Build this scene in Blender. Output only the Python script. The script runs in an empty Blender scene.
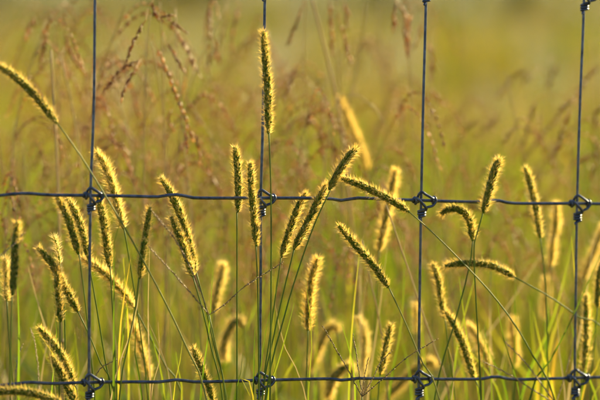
import bpy, math, random
import numpy as np
from mathutils import Vector

random.seed(7)
RNG = np.random.default_rng(7)
R = math.radians
scene = bpy.context.scene
COL = scene.collection

# ------------------------------------------------------------------ camera
CAM_LOC = np.array([0.0, -3.10, 0.92])
PITCH = 4.5
FOCAL = 200.0
FOCUS = 3.10
cam_d = bpy.data.cameras.new('camera')
cam_d.lens = FOCAL; cam_d.sensor_width = 36.0
cam_d.clip_start = 0.05; cam_d.clip_end = 2000
cam_d.dof.use_dof = True
cam_d.dof.focus_distance = FOCUS
cam_d.dof.aperture_fstop = 4.4
cam = bpy.data.objects.new('camera', cam_d)
cam.location = CAM_LOC; cam.rotation_euler = (R(90 - PITCH), 0, 0)
COL.objects.link(cam); scene.camera = cam

# ------------------------------------------------------------------ sky, sun, exposure
SUN_AZ, SUN_EL = 46.0, 22.0          # to the right of the view direction, above the horizon
world = bpy.data.worlds.new('World'); scene.world = world
world.use_nodes = True
wn = world.node_tree.nodes; wl = world.node_tree.links
sky = wn.new('ShaderNodeTexSky'); sky.sky_type = 'NISHITA'; sky.sun_disc = False
sky.sun_elevation = R(SUN_EL); sky.sun_rotation = R(SUN_AZ)
sky.air_density = 1.0; sky.dust_density = 0.8; sky.ozone_density = 3.5
wl.new(sky.outputs['Color'], wn['Background'].inputs['Color'])
wn['Background'].inputs['Strength'].default_value = 0.05
sun_d = bpy.data.lights.new('sun', 'SUN'); sun_d.energy = 5.0; sun_d.angle = R(0.53)
sun_d.color = (1.0, 0.80, 0.42)
sun = bpy.data.objects.new('sun', sun_d); COL.objects.link(sun)
to_sun = Vector((math.sin(R(SUN_AZ)) * math.cos(R(SUN_EL)), math.cos(R(SUN_AZ)) * math.cos(R(SUN_EL)), math.sin(R(SUN_EL))))
sun.rotation_euler = to_sun.to_track_quat('Z', 'Y').to_euler()
sun.location = (6, 6, 5)
vs = scene.view_settings
vs.view_transform = 'Standard'; vs.look = 'None'; vs.gamma = 1.0; vs.exposure = 1.72
vs.use_curve_mapping = False
scene.cycles.use_denoising = True
scene.cycles.max_bounces = 5; scene.cycles.diffuse_bounces = 4; scene.cycles.glossy_bounces = 2; scene.cycles.transmission_bounces = 3
scene.cycles.use_adaptive_sampling = True; scene.cycles.adaptive_threshold = 0.03
scene.cycles.debug_use_spatial_splits = True
scene.cycles.transparent_max_bounces = 4
scene.cycles.sample_clamp_indirect = 6.0

# ------------------------------------------------------------------ photo pixel (600x400) -> point
FWD = np.array([0, math.cos(R(PITCH)), -math.sin(R(PITCH))])
UP = np.array([0, math.sin(R(PITCH)), math.cos(R(PITCH))])
RIGHT = np.array([1.0, 0, 0])
YAW = R(24.0)                        # the fence runs away to the right
FU = np.array([math.cos(YAW), math.sin(YAW), 0]); FN = np.array([-math.sin(YAW), math.cos(YAW), 0])
P0 = CAM_LOC + FWD * FOCUS
PX = 36.0 / FOCAL / 600.0
def ray(x, y): return RIGHT * ((x - 300) * PX) + UP * ((200 - y) * PX) + FWD
def P(x, y, d=0.0):
    """pixel -> point standing d metres behind the fence plane"""
    r = ray(x, y); t = np.dot(P0 - CAM_LOC, FN) / np.dot(r, FN)
    return CAM_LOC + r * (t + d)
MM = 0.001

# ------------------------------------------------------------------ mesh helpers
def mk(name, V, F, mat, parent=None, origin=None, tint=None, smooth=True):
    """V (n,3) world points; F list of arrays of faces (each array one face size)"""
    V = np.asarray(V, dtype=np.float64)
    if origin is None: origin = np.zeros(3)
    me = bpy.data.meshes.new(name)
    V = V - np.asarray(origin)
    if not isinstance(F, (list, tuple)): F = [F]
    F = [np.asarray(f, dtype=np.int32) for f in F if len(f)]
    me.vertices.add(len(V)); me.vertices.foreach_set('co', V.astype(np.float32).ravel())
    loops = np.concatenate([f.ravel() for f in F])
    sizes = np.concatenate([np.full(len(f), f.shape[1], dtype=np.int32) for f in F])
    starts = np.concatenate([[0], np.cumsum(sizes)[:-1]]).astype(np.int32)
    me.loops.add(len(loops)); me.loops.foreach_set('vertex_index', loops)
    me.polygons.add(len(sizes)); me.polygons.foreach_set('loop_start', starts)
    try: me.polygons.foreach_set('loop_total', sizes)
    except Exception: pass
    me.polygons.foreach_set('use_smooth', np.full(len(sizes), smooth))
    if tint is not None:
        a = me.attributes.new('tint', 'FLOAT', 'POINT')
        a.data.foreach_set('value', np.asarray(tint, dtype=np.float32))
    me.update(calc_edges=True); me.validate()
    me.materials.append(mat)
    o = bpy.data.objects.new(name, me); COL.objects.link(o)
    if parent is not None: o.parent = parent
    else: o.location = origin
    return o

class MB:
    def __init__(s): s.V = []; s.Q = []; s.T = []; s.tint = []; s.n = 0
    def add(s, V, Q=None, T=None, tint=0.5):
        V = np.asarray(V).reshape(-1, 3)
        if Q is not None and len(Q): s.Q.append(np.asarray(Q) + s.n)
        if T is not None and len(T): s.T.append(np.asarray(T) + s.n)
        s.V.append(V); s.tint.append(np.broadcast_to(np.asarray(tint, dtype=float), (len(V),))); s.n += len(V)
    def build(s, name, mat, parent=None, origin=None, smooth=True):
        F = []
        if s.Q: F.append(np.concatenate(s.Q))
        if s.T: F.append(np.concatenate(s.T))
        return mk(name, np.concatenate(s.V), F, mat, parent, origin, np.concatenate(s.tint), smooth)

def nrm(v): 
    v = np.asarray(v, dtype=float); return v / np.maximum(np.linalg.norm(v, axis=-1, keepdims=True), 1e-12)

def spline(pts, n):
    """Catmull-Rom through pts, n samples evenly spaced by arc length"""
    p = np.asarray(pts, dtype=float)
    if len(p) == 2: 
        return p[0] + (p[1] - p[0]) * np.linspace(0, 1, n)[:, None]
    e = np.vstack([2 * p[0] - p[1], p, 2 * p[-1] - p[-2]])
    out = []
    t = np.linspace(0, 1, 13)[:-1][:, None]
    for i in range(len(p) - 1):
        a, b, c, d = e[i:i + 4]
        out.append(0.5 * (2 * b + (c - a) * t + (2 * a - 5 * b + 4 * c - d) * t ** 2 + (3 * b - a - 3 * c + d) * t ** 3))
    out.append(p[-1:]); q = np.vstack(out)
    s = np.concatenate([[0], np.cumsum(np.linalg.norm(np.diff(q, axis=0), axis=1))])
    u = np.linspace(0, s[-1], n)
    return np.stack([np.interp(u, s, q[:, k]) for k in range(3)], axis=1)

def frames(p):
    t = nrm(np.gradient(p, axis=0))
    ref = np.array([0.31, 0.9, 0.3]) if abs(np.dot(t[0], [0.31, .9, .3])) < 0.9 else np.array([1.0, 0, 0])
    e1 = np.zeros_like(p)
    v = nrm(ref - t[0] * np.dot(ref, t[0])); e1[0] = v
    for i in range(1, len(p)):
        v = v - t[i] * np.dot(v, t[i]); v = v / np.linalg.norm(v); e1[i] = v
    return t, e1, np.cross(t, e1)

def tube(mb, p, r, sides=6, tint=0.5, cap=True):
    p = np.asarray(p); n = len(p); r = np.broadcast_to(np.asarray(r, dtype=float), (n,))
    t, e1, e2 = frames(p)
    a = np.linspace(0, 2 * math.pi, sides, endpoint=False)
    V = p[:, None] + r[:, None, None] * (np.cos(a)[None, :, None] * e1[:, None] + np.sin(a)[None, :, None] * e2[:, None])
    i, k = np.meshgrid(np.arange(n - 1), np.arange(sides), indexing='ij')
    A = i * sides + k; B = i * sides + (k + 1) % sides
    Q = np.stack([A, B, B + sides, A + sides], axis=-1).reshape(-1, 4)
    V = V.reshape(-1, 3); T = []
    if np.ndim(tint): tv = np.repeat(np.asarray(tint), sides)
    else: tv = np.full(len(V), tint)
    if cap:
        V = np.vstack([V, p[:1] - t[:1] * r[0] * .5, p[-1:] + t[-1:] * r[-1] * .5]); m = n * sides
        T = [[m, (q + 1) % sides, q] for q in range(sides)] + [[m + 1, (n - 1) * sides + q, (n - 1) * sides + (q + 1) % sides] for q in range(sides)]
        tv = np.concatenate([tv, [tv[0], tv[-1]]])
    mb.add(V, Q, T, tv)

def basis(A):
    ref = np.where(np.abs(A[:, 2:3]) < 0.9, np.array([[0, 0, 1.0]]), np.array([[1.0, 0, 0]]))
    e1 = nrm(np.cross(A, ref)); return e1, np.cross(A, e1)

def ovoids(mb, B, A, L, W, tint, sides=5, prof=((.18, .62), (.48, 1.0), (.78, .6))):
    """many small husks: base points B, axes A, lengths L, half widths W"""
    B = np.asarray(B); A = nrm(A); n = len(B)
    if n == 0: return
    L = np.broadcast_to(L, (n,)); W = np.broadcast_to(W, (n,)); tint = np.broadcast_to(tint, (n,))
    e1, e2 = basis(A); a = np.linspace(0, 2 * math.pi, sides, endpoint=False)
    rings = [B[:, None]]
    for z, w in prof:
        rings.append(B[:, None] + A[:, None] * (z * L)[:, None, None] + (w * W)[:, None, None] * (np.cos(a)[None, :, None] * e1[:, None] + np.sin(a)[None, :, None] * e2[:, None]))
    rings.append((B + A * L[:, None])[:, None])
    V = np.concatenate(rings, axis=1); per = V.shape[1]; T = []; m = len(prof)
    for k in range(sides):
        k2 = (k + 1) % sides
        T.append([0, 1 + k2, 1 + k])
        for j in range(m - 1):
            a0, a1 = 1 + j * sides + k, 1 + j * sides + k2
            T += [[a0, a1, a1 + sides], [a0, a1 + sides, a0 + sides]]
        T.append([1 + (m - 1) * sides + k, 1 + (m - 1) * sides + k2, per - 1])
    T = (np.array(T)[None] + (np.arange(n) * per)[:, None, None]).reshape(-1, 3)
    mb.add(V.reshape(-1, 3), None, T, np.repeat(tint, per))

def needles(mb, B, D, L, r0, tint, rg):
    """fine flat hairs, two segments each, bending a little"""
    n = len(B); D = nrm(D); e1, e2 = basis(D); a = rg.uniform(0, 6.283, n)[:, None]
    sd = (np.cos(a) * e1 + np.sin(a) * e2) * r0; bend = nrm(rg.normal(0, 1, (n, 3))) * (L * .07)[:, None]
    mid = B + D * (L * .55)[:, None] + bend
    V = np.stack([B - sd, B + sd, mid + sd * .8, mid - sd * .8, B + D * L[:, None]], axis=1)
    T = np.array([[0, 1, 2], [0, 2, 3], [3, 2, 4]])
    T = (T[None] + (np.arange(n) * 5)[:, None, None]).reshape(-1, 3)
    mb.add(V.reshape(-1, 3), None, T, np.repeat(np.broadcast_to(tint, (n,)), 5))

def blade(mb, p, w, side, tint=0.5, fold=0.25, thick=None):
    """leaf blade: V-folded strip along p, half width profile w, side vector"""
    p = np.asarray(p); n = len(p); t = nrm(np.gradient(p, axis=0))
    s = nrm(np.asarray(side) - t * np.sum(t * np.asarray(side), axis=1, keepdims=True)); u = np.cross(s, t)
    w = np.asarray(w)[:, None]
    V = np.stack([p - s * w + u * w * fold, p, p + s * w + u * w * fold], axis=1).reshape(-1, 3)
    Q = []
    for i in range(n - 1):
        for k in range(2):
            a = i * 3 + k; Q.append([a, a + 1, a + 4, a + 3])
    mb.add(V, Q, None, np.repeat(tint, 3) if np.ndim(tint) else tint)

def leaf_w(n, wmax): 
    s = np.linspace(0, 1, n); return wmax * np.clip(np.minimum(0.55 + 2.2 * s, 1.0) * (1 - s ** 2.6), 0.02, 1)

# ------------------------------------------------------------------ naming
def tag(o, label=None, cat=None, group=None, kind=None):
    if label: o['label'] = label
    if cat: o['category'] = cat
    if group: o['group'] = group
    if kind: o['kind'] = kind
    return o
def thing(name, loc, label, cat, group=None):
    o = bpy.data.objects.new(name, None); COL.objects.link(o)
    o.location = loc; o.empty_display_size = 0.02
    return tag(o, label, cat, group)

# ------------------------------------------------------------------ materials
def plant_mat(name, stops, transl=0.4, rough=0.6, spec=0.25, patch=None, tmul=(1.0, 1.0, 1.0), noise=60.0, nmix=0.25):
    """stops: colours along the 'tint' attribute; patch: (scale, colour, amount) world-space drift of colour"""
    m = bpy.data.materials.new(name); m.use_nodes = True
    nt = m.node_tree; N = nt.nodes; L = nt.links
    for q in list(N): N.remove(q)
    out = N.new('ShaderNodeOutputMaterial'); mix = N.new('ShaderNodeMixShader')
    pb = N.new('ShaderNodeBsdfPrincipled'); tr = N.new('ShaderNodeBsdfTranslucent')
    at = N.new('ShaderNodeAttribute'); at.attribute_name = 'tint'
    cr = N.new('ShaderNodeValToRGB')
    els = cr.color_ramp.elements
    while len(els) < len(stops): els.new(0.5)
    for e, (pos, c) in zip(els, stops): e.position = pos; e.color = (*c, 1)
    geo = N.new('ShaderNodeNewGeometry')
    nz = N.new('ShaderNodeTexNoise'); nz.inputs['Scale'].default_value = noise; nz.inputs['Detail'].default_value = 4
    L.new(geo.outputs['Position'], nz.inputs['Vector'])
    ad = N.new('ShaderNodeMath'); ad.operation = 'MULTIPLY_ADD'
    L.new(nz.outputs['Fac'], ad.inputs[0]); ad.inputs[1].default_value = nmix * 2; 
    sb = N.new('ShaderNodeMath'); sb.operation = 'ADD'; sb.inputs[1].default_value = -nmix
    L.new(at.outputs['Fac'], sb.inputs[0]); L.new(sb.outputs[0], ad.inputs[2])
    L.new(ad.outputs[0], cr.inputs['Fac'])
    col = cr.outputs['Color']
    if patch:
        n2 = N.new('ShaderNodeTexNoise'); n2.inputs['Scale'].default_value = patch[0]; n2.inputs['Detail'].default_value = 2
        L.new(geo.outputs['Position'], n2.inputs['Vector'])
        rp = N.new('ShaderNodeMapRange'); rp.inputs['From Min'].default_value = .44; rp.inputs['From Max'].default_value = .58
        rp.inputs['To Max'].default_value = patch[2]
        L.new(n2.outputs['Fac'], rp.inputs['Value'])
        mx = N.new('ShaderNodeMix'); mx.data_type = 'RGBA'
        L.new(rp.outputs[0], mx.inputs['Factor']); L.new(col, mx.inputs['A']); mx.inputs['B'].default_value = (*patch[1], 1)
        col = mx.outputs['Result']
    L.new(col, pb.inputs['Base Color']); pb.inputs['Roughness'].default_value = rough
    pb.inputs['Specular IOR Level'].default_value = spec
    tm = N.new('ShaderNodeMix'); tm.data_type = 'RGBA'; tm.blend_type = 'MULTIPLY'; tm.inputs['Factor'].default_value = 1
    L.new(col, tm.inputs['A']); tm.inputs['B'].default_value = (*tmul, 1)
    L.new(tm.outputs['Result'], tr.inputs['Color'])
    mix.inputs['Fac'].default_value = transl
    L.new(pb.outputs[0], mix.inputs[1]); L.new(tr.outputs[0], mix.inputs[2]); L.new(mix.outputs[0], out.inputs['Surface'])
    return m

M = {}
M['husk'] = plant_mat('foxtail_husk', [(0, (.09, .16, .014)), (.4, (.23, .33, .03)), (.72, (.50, .47, .09)), (1, (.82, .70, .34))], .55, .5, .35, noise=300, nmix=.1, tmul=(1.15, 1.3, .5))
M['bristle'] = plant_mat('foxtail_bristle', [(0, (.74, .40, .05)), (.5, (.90, .64, .13)), (1, (.95, .82, .38))], .72, .45, .5, noise=200, nmix=.12)
M['stem'] = plant_mat('grass_stem', [(0, (.08, .15, .012)), (.5, (.20, .27, .03)), (1, (.50, .43, .15))], .35, .45, .3, noise=45, nmix=.15)
M['leaf'] = plant_mat('grass_leaf', [(0, (.06, .12, .010)), (.5, (.14, .22, .016)), (.8, (.36, .33, .04)), (1, (.55, .35, .06))], .5, .5, .35, noise=35, nmix=.12, tmul=(1.5, 1.5, .7))
M['panicle'] = plant_mat('panicle_husk', [(0, (.24, .10, .03)), (.5, (.46, .26, .09)), (1, (.78, .60, .30))], .5, .35, .4, noise=150, nmix=.15, tmul=(1.25, 1.0, .75))
M['straw'] = plant_mat('dry_straw', [(0, (.24, .16, .06)), (.5, (.40, .29, .11)), (1, (.58, .46, .22))], .35, .5, .35, noise=30, nmix=.15)
M['finger'] = plant_mat('finger_spike', [(0, (.12, .13, .035)), (.5, (.34, .22, .10)), (1, (.60, .48, .27))], .35, .5, .35, noise=250, nmix=.2)
M['meadow'] = plant_mat('meadow_blade', [(0, (.038, .09, .004)), (.5, (.095, .145, .008)), (1, (.25, .23, .026))], .5, .7, .05, patch=(.7, (.30, .22, .035), .62), noise=5, nmix=.2, tmul=(1.35, 1.3, .5))
M['meadow_dry'] = plant_mat('meadow_dry_blade', [(0, (.20, .13, .035)), (.5, (.40, .30, .07)), (1, (.55, .44, .12))], .45, .7, .05, patch=(.5, (.30, .17, .06), .4), noise=5, nmix=.2)
M['meadow_green'] = plant_mat('meadow_green_blade', [(0, (.04, .095, .005)), (.5, (.095, .165, .009)), (1, (.26, .255, .025))], .5, .6, .1, noise=8, nmix=.2, tmul=(1.35, 1.35, .5))
M['wood'] = plant_mat('far_foliage', [(0, (.03, .05, .015)), (1, (.07, .09, .02))], .4, .6, .2, noise=2, nmix=.2)

def wire_mat():
    m = bpy.data.materials.new('galvanised_wire'); m.use_nodes = True
    N = m.node_tree.nodes; L = m.node_tree.links; pb = N['Principled BSDF']
    geo = N.new('ShaderNodeNewGeometry')
    nz = N.new('ShaderNodeTexNoise'); nz.inputs['Scale'].default_value = 170; nz.inputs['Detail'].default_value = 6
    L.new(geo.outputs['Position'], nz.inputs['Vector'])
    cr = N.new('ShaderNodeValToRGB'); e = cr.color_ramp.elements
    e[0].position = .3; e[0].color = (.055, .067, .095, 1); e[1].position = .72; e[1].color = (.16, .185, .245, 1)
    L.new(nz.outputs['Fac'], cr.inputs['Fac']); L.new(cr.outputs['Color'], pb.inputs['Base Color'])
    pb.inputs['Metallic'].default_value = .9
    mr = N.new('ShaderNodeMapRange'); mr.inputs['To Min'].default_value = .26; mr.inputs['To Max'].default_value = .46
    L.new(nz.outputs['Fac'], mr.inputs['Value']); L.new(mr.outputs[0], pb.inputs['Roughness'])
    n3 = N.new('ShaderNodeTexNoise'); n3.inputs['Scale'].default_value = 700
    L.new(geo.outputs['Position'], n3.inputs['Vector'])
    bp = N.new('ShaderNodeBump'); bp.inputs['Strength'].default_value = .25; bp.inputs['Distance'].default_value = .0004
    L.new(n3.outputs['Fac'], bp.inputs['Height']); L.new(bp.outputs[0], pb.inputs['Normal'])
    return m
M['wire'] = wire_mat()

def soil_mat():
    m = bpy.data.materials.new('soil_thatch'); m.use_nodes = True
    N = m.node_tree.nodes; L = m.node_tree.links; pb = N['Principled BSDF']
    geo = N.new('ShaderNodeNewGeometry')
    nz = N.new('ShaderNodeTexNoise'); nz.inputs['Scale'].default_value = 1.3; nz.inputs['Detail'].default_value = 9
    L.new(geo.outputs['Position'], nz.inputs['Vector'])
    cr = N.new('ShaderNodeValToRGB'); e = cr.color_ramp.elements
    e[0].position = .35; e[0].color = (.06, .075, .018, 1); e[1].position = .65; e[1].color = (.15, .135, .028, 1)
    L.new(nz.outputs['Fac'], cr.inputs['Fac']); L.new(cr.outputs['Color'], pb.inputs['Base Color'])
    pb.inputs['Roughness'].default_value = .95
    return m
M['soil'] = soil_mat()

# ------------------------------------------------------------------ ground
def gz(x, y): return 0.03 * np.sin(x * .35 + 1) * np.cos(y * .27) * np.clip((np.abs(y) - 2) / 8, 0, 1)
g = np.concatenate([-np.geomspace(900, 1, 40), np.linspace(-.8, .8, 9), np.geomspace(1, 900, 40)])
gx, gy = np.meshgrid(g, g, indexing='ij'); n = len(g)
V = np.stack([gx, gy, gz(gx, gy)], -1).reshape(-1, 3)
i, k = np.meshgrid(np.arange(n - 1), np.arange(n - 1), indexing='ij'); a = (i * n + k).ravel()
tag(mk('ground', V, [np.stack([a, a + n, a + n + 1, a + 1], -1)], M['soil']), 'grassy soil of the meadow on both sides of the fence', 'ground', kind='structure')

# ------------------------------------------------------------------ meadow far behind (uncountable: instanced clumps)
def clump(name, mat, nb, hmin, hmax, spread, width, seed, droop=.35, seeds=0):
    rg = np.random.default_rng(seed); mb = MB()
    for q in range(nb):
        h = rg.uniform(hmin, hmax); an = rg.uniform(0, 6.283); r = spread * math.sqrt(rg.random())
        b = np.array([r * math.cos(an), r * math.sin(an), -.02]); a2 = rg.uniform(0, 6.283); lean = rg.uniform(.08, droop) * h
        dv = np.array([math.cos(a2), math.sin(a2), 0])
        p = spline([b, b + dv * lean * .25 + [0, 0, h * .55], b + dv * lean + [0, 0, h]], 5)
        w = width * rg.uniform(.7, 1.3)
        if seeds == 0:
            blade(mb, p, leaf_w(5, w), [-dv[1], dv[0], 0.01], rg.uniform(0, 1))
        else:
            tube(mb, p, w * .4, 3, rg.uniform(.2, .8), cap=False)
            B = []; A = []
            for s in range(seeds):
                f = rg.uniform(.66, 1.0); c = p[0] * 0 + np.array([np.interp(f, np.linspace(0, 1, 5), p[:, j]) for j in range(3)])
                o = rg.normal(0, .014, 3) * np.array([1, 1, .6]) + [0, 0, -.008]
                B.append(c + o * (1.3 - f) * 2.2); A.append([rg.normal(0, .4), rg.normal(0, .4), -1 if rg.random() < .7 else 1])
            ovoids(mb, np.array(B), np.array(A), .006, .0014, rg.uniform(0, 1, seeds), 3, ((.4, 1.0),))
    o = mb.build(name, mat)
    COL.objects.unlink(o)
    return o

def scatter(name, sources, pts, scale, label, cat, zsc=(.8, 1.2)):
    """one stuff object: its points carry copies of the clumps through geometry nodes"""
    me = bpy.data.meshes.new(name); me.from_pydata([tuple(p) for p in pts], [], []); 
    sa = me.attributes.new('size', 'FLOAT', 'POINT'); sa.data.foreach_set('value', np.asarray(scale, dtype=np.float32))
    o = bpy.data.objects.new(name, me); COL.objects.link(o)
    ng = bpy.data.node_groups.new(name + '_scatter', 'GeometryNodeTree')
    ng.interface.new_socket('Geometry', in_out='INPUT', socket_type='NodeSocketGeometry')
    ng.interface.new_socket('Geometry', in_out='OUTPUT', socket_type='NodeSocketGeometry')
    N = ng.nodes; L = ng.links
    gi = N.new('NodeGroupInput'); go = N.new('NodeGroupOutput')
    ip = N.new('GeometryNodeInstanceOnPoints'); ip.inputs['Pick Instance'].default_value = True
    j = N.new('GeometryNodeJoinGeometry')
    gti = N.new('GeometryNodeGeometryToInstance')
    for s in reversed(sources):
        oi = N.new('GeometryNodeObjectInfo'); oi.inputs['Object'].default_value = s; oi.inputs['As Instance'].default_value = True
        L.new(oi.outputs['Geometry'], j.inputs[0])
    rv = N.new('FunctionNodeRandomValue'); rv.data_type = 'FLOAT_VECTOR'
    rv.inputs[0].default_value = (-.08, -.08, 0); rv.inputs[1].default_value = (.08, .08, 6.283)
    na = N.new('GeometryNodeInputNamedAttribute'); na.data_type = 'FLOAT'; na.inputs['Name'].default_value = 'size'
    L.new(gi.outputs[0], ip.inputs['Points']); L.new(j.outputs[0], ip.inputs['Instance'])
    L.new(rv.outputs[0], ip.inputs['Rotation']); L.new(na.outputs['Attribute'], ip.inputs['Scale'])
    L.new(ip.outputs[0], go.inputs[0])
    md = o.modifiers.new('scatter', 'NODES'); md.node_group = ng
    return tag(o, label, cat, kind='stuff')

def wedge(n, y0, y1, grow=.30, base=1.2, power=1.6):
    """points spread over the field seen through the fence, denser towards the front"""
    u = RNG.random(n); y = y0 + (y1 - y0) * u ** power
    x = RNG.uniform(-1, 1, n) * (base + grow * (y - CAM_LOC[1]))
    return np.stack([x, y, gz(x, y)], -1)

green = [clump('green_clump', M['meadow'], 26, .22, .50, .08, .0032, s, .5) for s in (1, 2, 3)]
wide = [clump('wide_clump', M['meadow'], 22, .22, .50, .12, .0065, s, .5) for s in (11, 12, 13)]
tall = [clump('tall_clump', M['meadow_green'], 14, .36, .64, .06, .0028, s, .35) for s in (14, 15, 16)]
dry = [clump('dry_clump', M['meadow_dry'], 22, .30, .60, .12, .0020, s, .5) for s in (4, 5)]
seedy = [clump('seed_clump', M['panicle'], 7, .45, .74, .12, .0016, s, .5, 16) for s in (6, 7, 8)]
def both(near, far):
    return np.vstack([near, far])
pt = wedge(4200, 5, 60, power=1.5)
scatter('far_meadow_grass', wide, pt, RNG.uniform(.75, 1.25, len(pt)) * np.interp(pt[:, 1], [5, 12, 60], [.95, .55, .4]), 'soft green and golden field of grass far behind the fence', 'grass')
pt = wedge(520, .75, 3.8, grow=.22, base=.4, power=1.0)
scatter('tall_meadow_grass', tall, pt, RNG.uniform(.75, 1.1, len(pt)), 'blurred tall green blades rising close behind the fence', 'grass')
pt = wedge(1900, .55, 6, grow=.25, base=.9, power=1.1)
scatter('meadow_grass', green, pt, RNG.uniform(.85, 1.15, len(pt)) * np.interp(pt[:, 1], [.5, 1.5], [.62, .95]), 'soft green and golden meadow grass spreading far behind the fence', 'grass')
pt = both(wedge(500, .7, 8, power=1.0), wedge(2000, 7, 60, power=1.5))
scatter('dry_meadow_grass', dry, pt, RNG.uniform(.7, 1.1, len(pt)) * np.interp(pt[:, 1], [5, 12, 60], [1, .55, .4]), 'straw coloured dry grass mixed through the blurred meadow', 'grass')
pt = both(wedge(110, 2.0, 8, power=1.0), wedge(700, 7, 45, power=1.4))
scatter('seeding_meadow_grass', seedy, pt, RNG.uniform(.75, 1.05, len(pt)) * np.interp(pt[:, 1], [5, 12, 60], [1, .55, .35]), 'reddish seeding grass hazed across the far meadow', 'grass')
# low growth at the foot of the fence, under the frame
x = RNG.uniform(-3, 3, 1100); y = RNG.uniform(-5.5, .7, 1100)
scatter('fence_foot_grass', green[:2] + dry, np.stack([x, y, gz(x, y)], -1), RNG.uniform(.45, .72, 1100), 'short grass growing at the foot of the fence', 'grass')

# far wood
mb = MB(); rg = np.random.default_rng(21)
for q in range(34):
    x = -26 + q * 2.1 + rg.normal(0, .6); y = 42 - max(0, x) * .35 + rg.normal(0, 1.0); h = rg.uniform(3.2, 5.2)
    tube(mb, spline([[x, y, 0], [x + .1, y, h * .3], [x + rg.normal(0, .2), y, h * .8]], 5), np.linspace(.14, .04, 5), 5, 0)
    nl = 420
    c = rg.normal(0, 1, (nl, 3)); c = nrm(c) * (rg.random((nl, 1)) ** .4)
    lump = 1 + .25 * np.sin(c[:, :1] * 5 + q) * np.cos(c[:, 2:] * 4)
    c = c * lump * [1.5, 1.5, h * .5] + [x, y, h * .52]
    a = nrm(rg.normal(0, 1, (nl, 3))); b = nrm(np.cross(a, rg.normal(0, 1, (nl, 3)))); s = rg.uniform(.10, .22, (nl, 1))
    Vq = np.stack([c - a * s, c + b * s * .6, c + a * s, c - b * s * .6], 1).reshape(-1, 3)
    mb.add(Vq, np.arange(nl * 4).reshape(-1, 4), None, np.repeat(rg.random(nl), 4))
o = mb.build('far_wood', M['wood'])
tag(o, 'dark green edge of a distant wood beyond the meadow', 'trees', kind='stuff')

# ------------------------------------------------------------------ the wire fence
WR = 1.52 * MM                       # line wire radius
fence = thing('wire_fence', P(300, 820), 'galvanised woven wire fence with knotted square mesh', 'fence')
FO = np.array(fence.location)
def fpt(x, y, off): return P(x, y) + FN * off
rows = [
    [(-420, -44), (-85, -34), (96, -27), (180, -24), (190, -26), (265, -18), (340, -16), (355, -19), (427, -14), (500, -10), (515, -8), (585, -6), (731, 0), (950, 8)],
    [(-420, 186), (-85, 192), (-20, 196), (0, 195.5), (12, 194), (28, 193.4), (50, 195), (91, 195.5), (130, 196.2), (158, 196.8), (168, 195.2), (177, 194.7), (189, 196.8), (200, 198), (262, 198), (325, 198.4), (337, 200.4), (346, 199.8), (357, 198), (370, 198.4), (422, 200.4), (478, 202), (494, 200.3), (504, 201.3), (516, 203.4), (578, 203.5), (640, 204.5), (655, 202), (731, 207), (950, 212)],
    [(-420, 392), (-85, 388), (-12, 386.5), (0, 385.4), (20, 383.4), (30, 382.4), (55, 383.6), (90, 382.4), (130, 382), (160, 382), (172, 380.2), (182, 379.9), (196, 382), (261, 380.4), (325, 378.9), (336, 380.2), (346, 380), (356, 378.4), (366, 378.6), (420, 379), (478, 379.2), (492, 377), (503, 377.4), (516, 379.6), (576, 378), (640, 376.5), (652, 378), (731, 375), (950, 370)],
]
rows += [[(x, y + dy + (300 - x) * .012 * k) for x, y in rows[2]] for k, dy in ((1, 165), (2, 300), (3, 410))]
stays = [
    [(-79, -60), (-80, 0), (-83, 195), (-85, 380), (-87, 868)],
    [(97, -60), (96, 0), (95, 100), (92.8, 160), (91.6, 195), (90.6, 280), (90, 380), (88, 852)],
    [(267, -60), (266, 0), (263.8, 130), (262, 198), (261.8, 290), (261, 380), (259, 836)],
    [(428, -60), (427, 10), (424.6, 100), (422.5, 198), (421, 290), (420, 380), (417, 824)],
    [(587, -60), (584.6, 25), (581.5, 100), (578.4, 202), (577, 300), (576, 380), (572, 812)],
    [(741, -60), (738, 30), (731, 205), (729, 380), (724, 800)],
]
def row_y(r, x): 
    a = np.array(rows[r]); return float(np.interp(x, a[:, 0], a[:, 1]))
def stay_x(c, y):
    a = np.array(stays[c]); return float(np.interp(y, a[:, 1], a[:, 0]))
for r in rows:
    mb = MB(); tube(mb, spline([fpt(x, y, 0) for x, y in r], 160), WR, 10); mb.build('line_wire', M['wire'], fence, FO)
for s in stays:
    mb = MB(); tube(mb, spline([fpt(x, y, 2.6 * MM) for x, y in s], 90), WR * .88, 10); mb.build('stay_wire', M['wire'], fence, FO)
U = 0.93 * MM                        # one photo pixel on the fence
KR = 1.28 * MM
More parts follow.
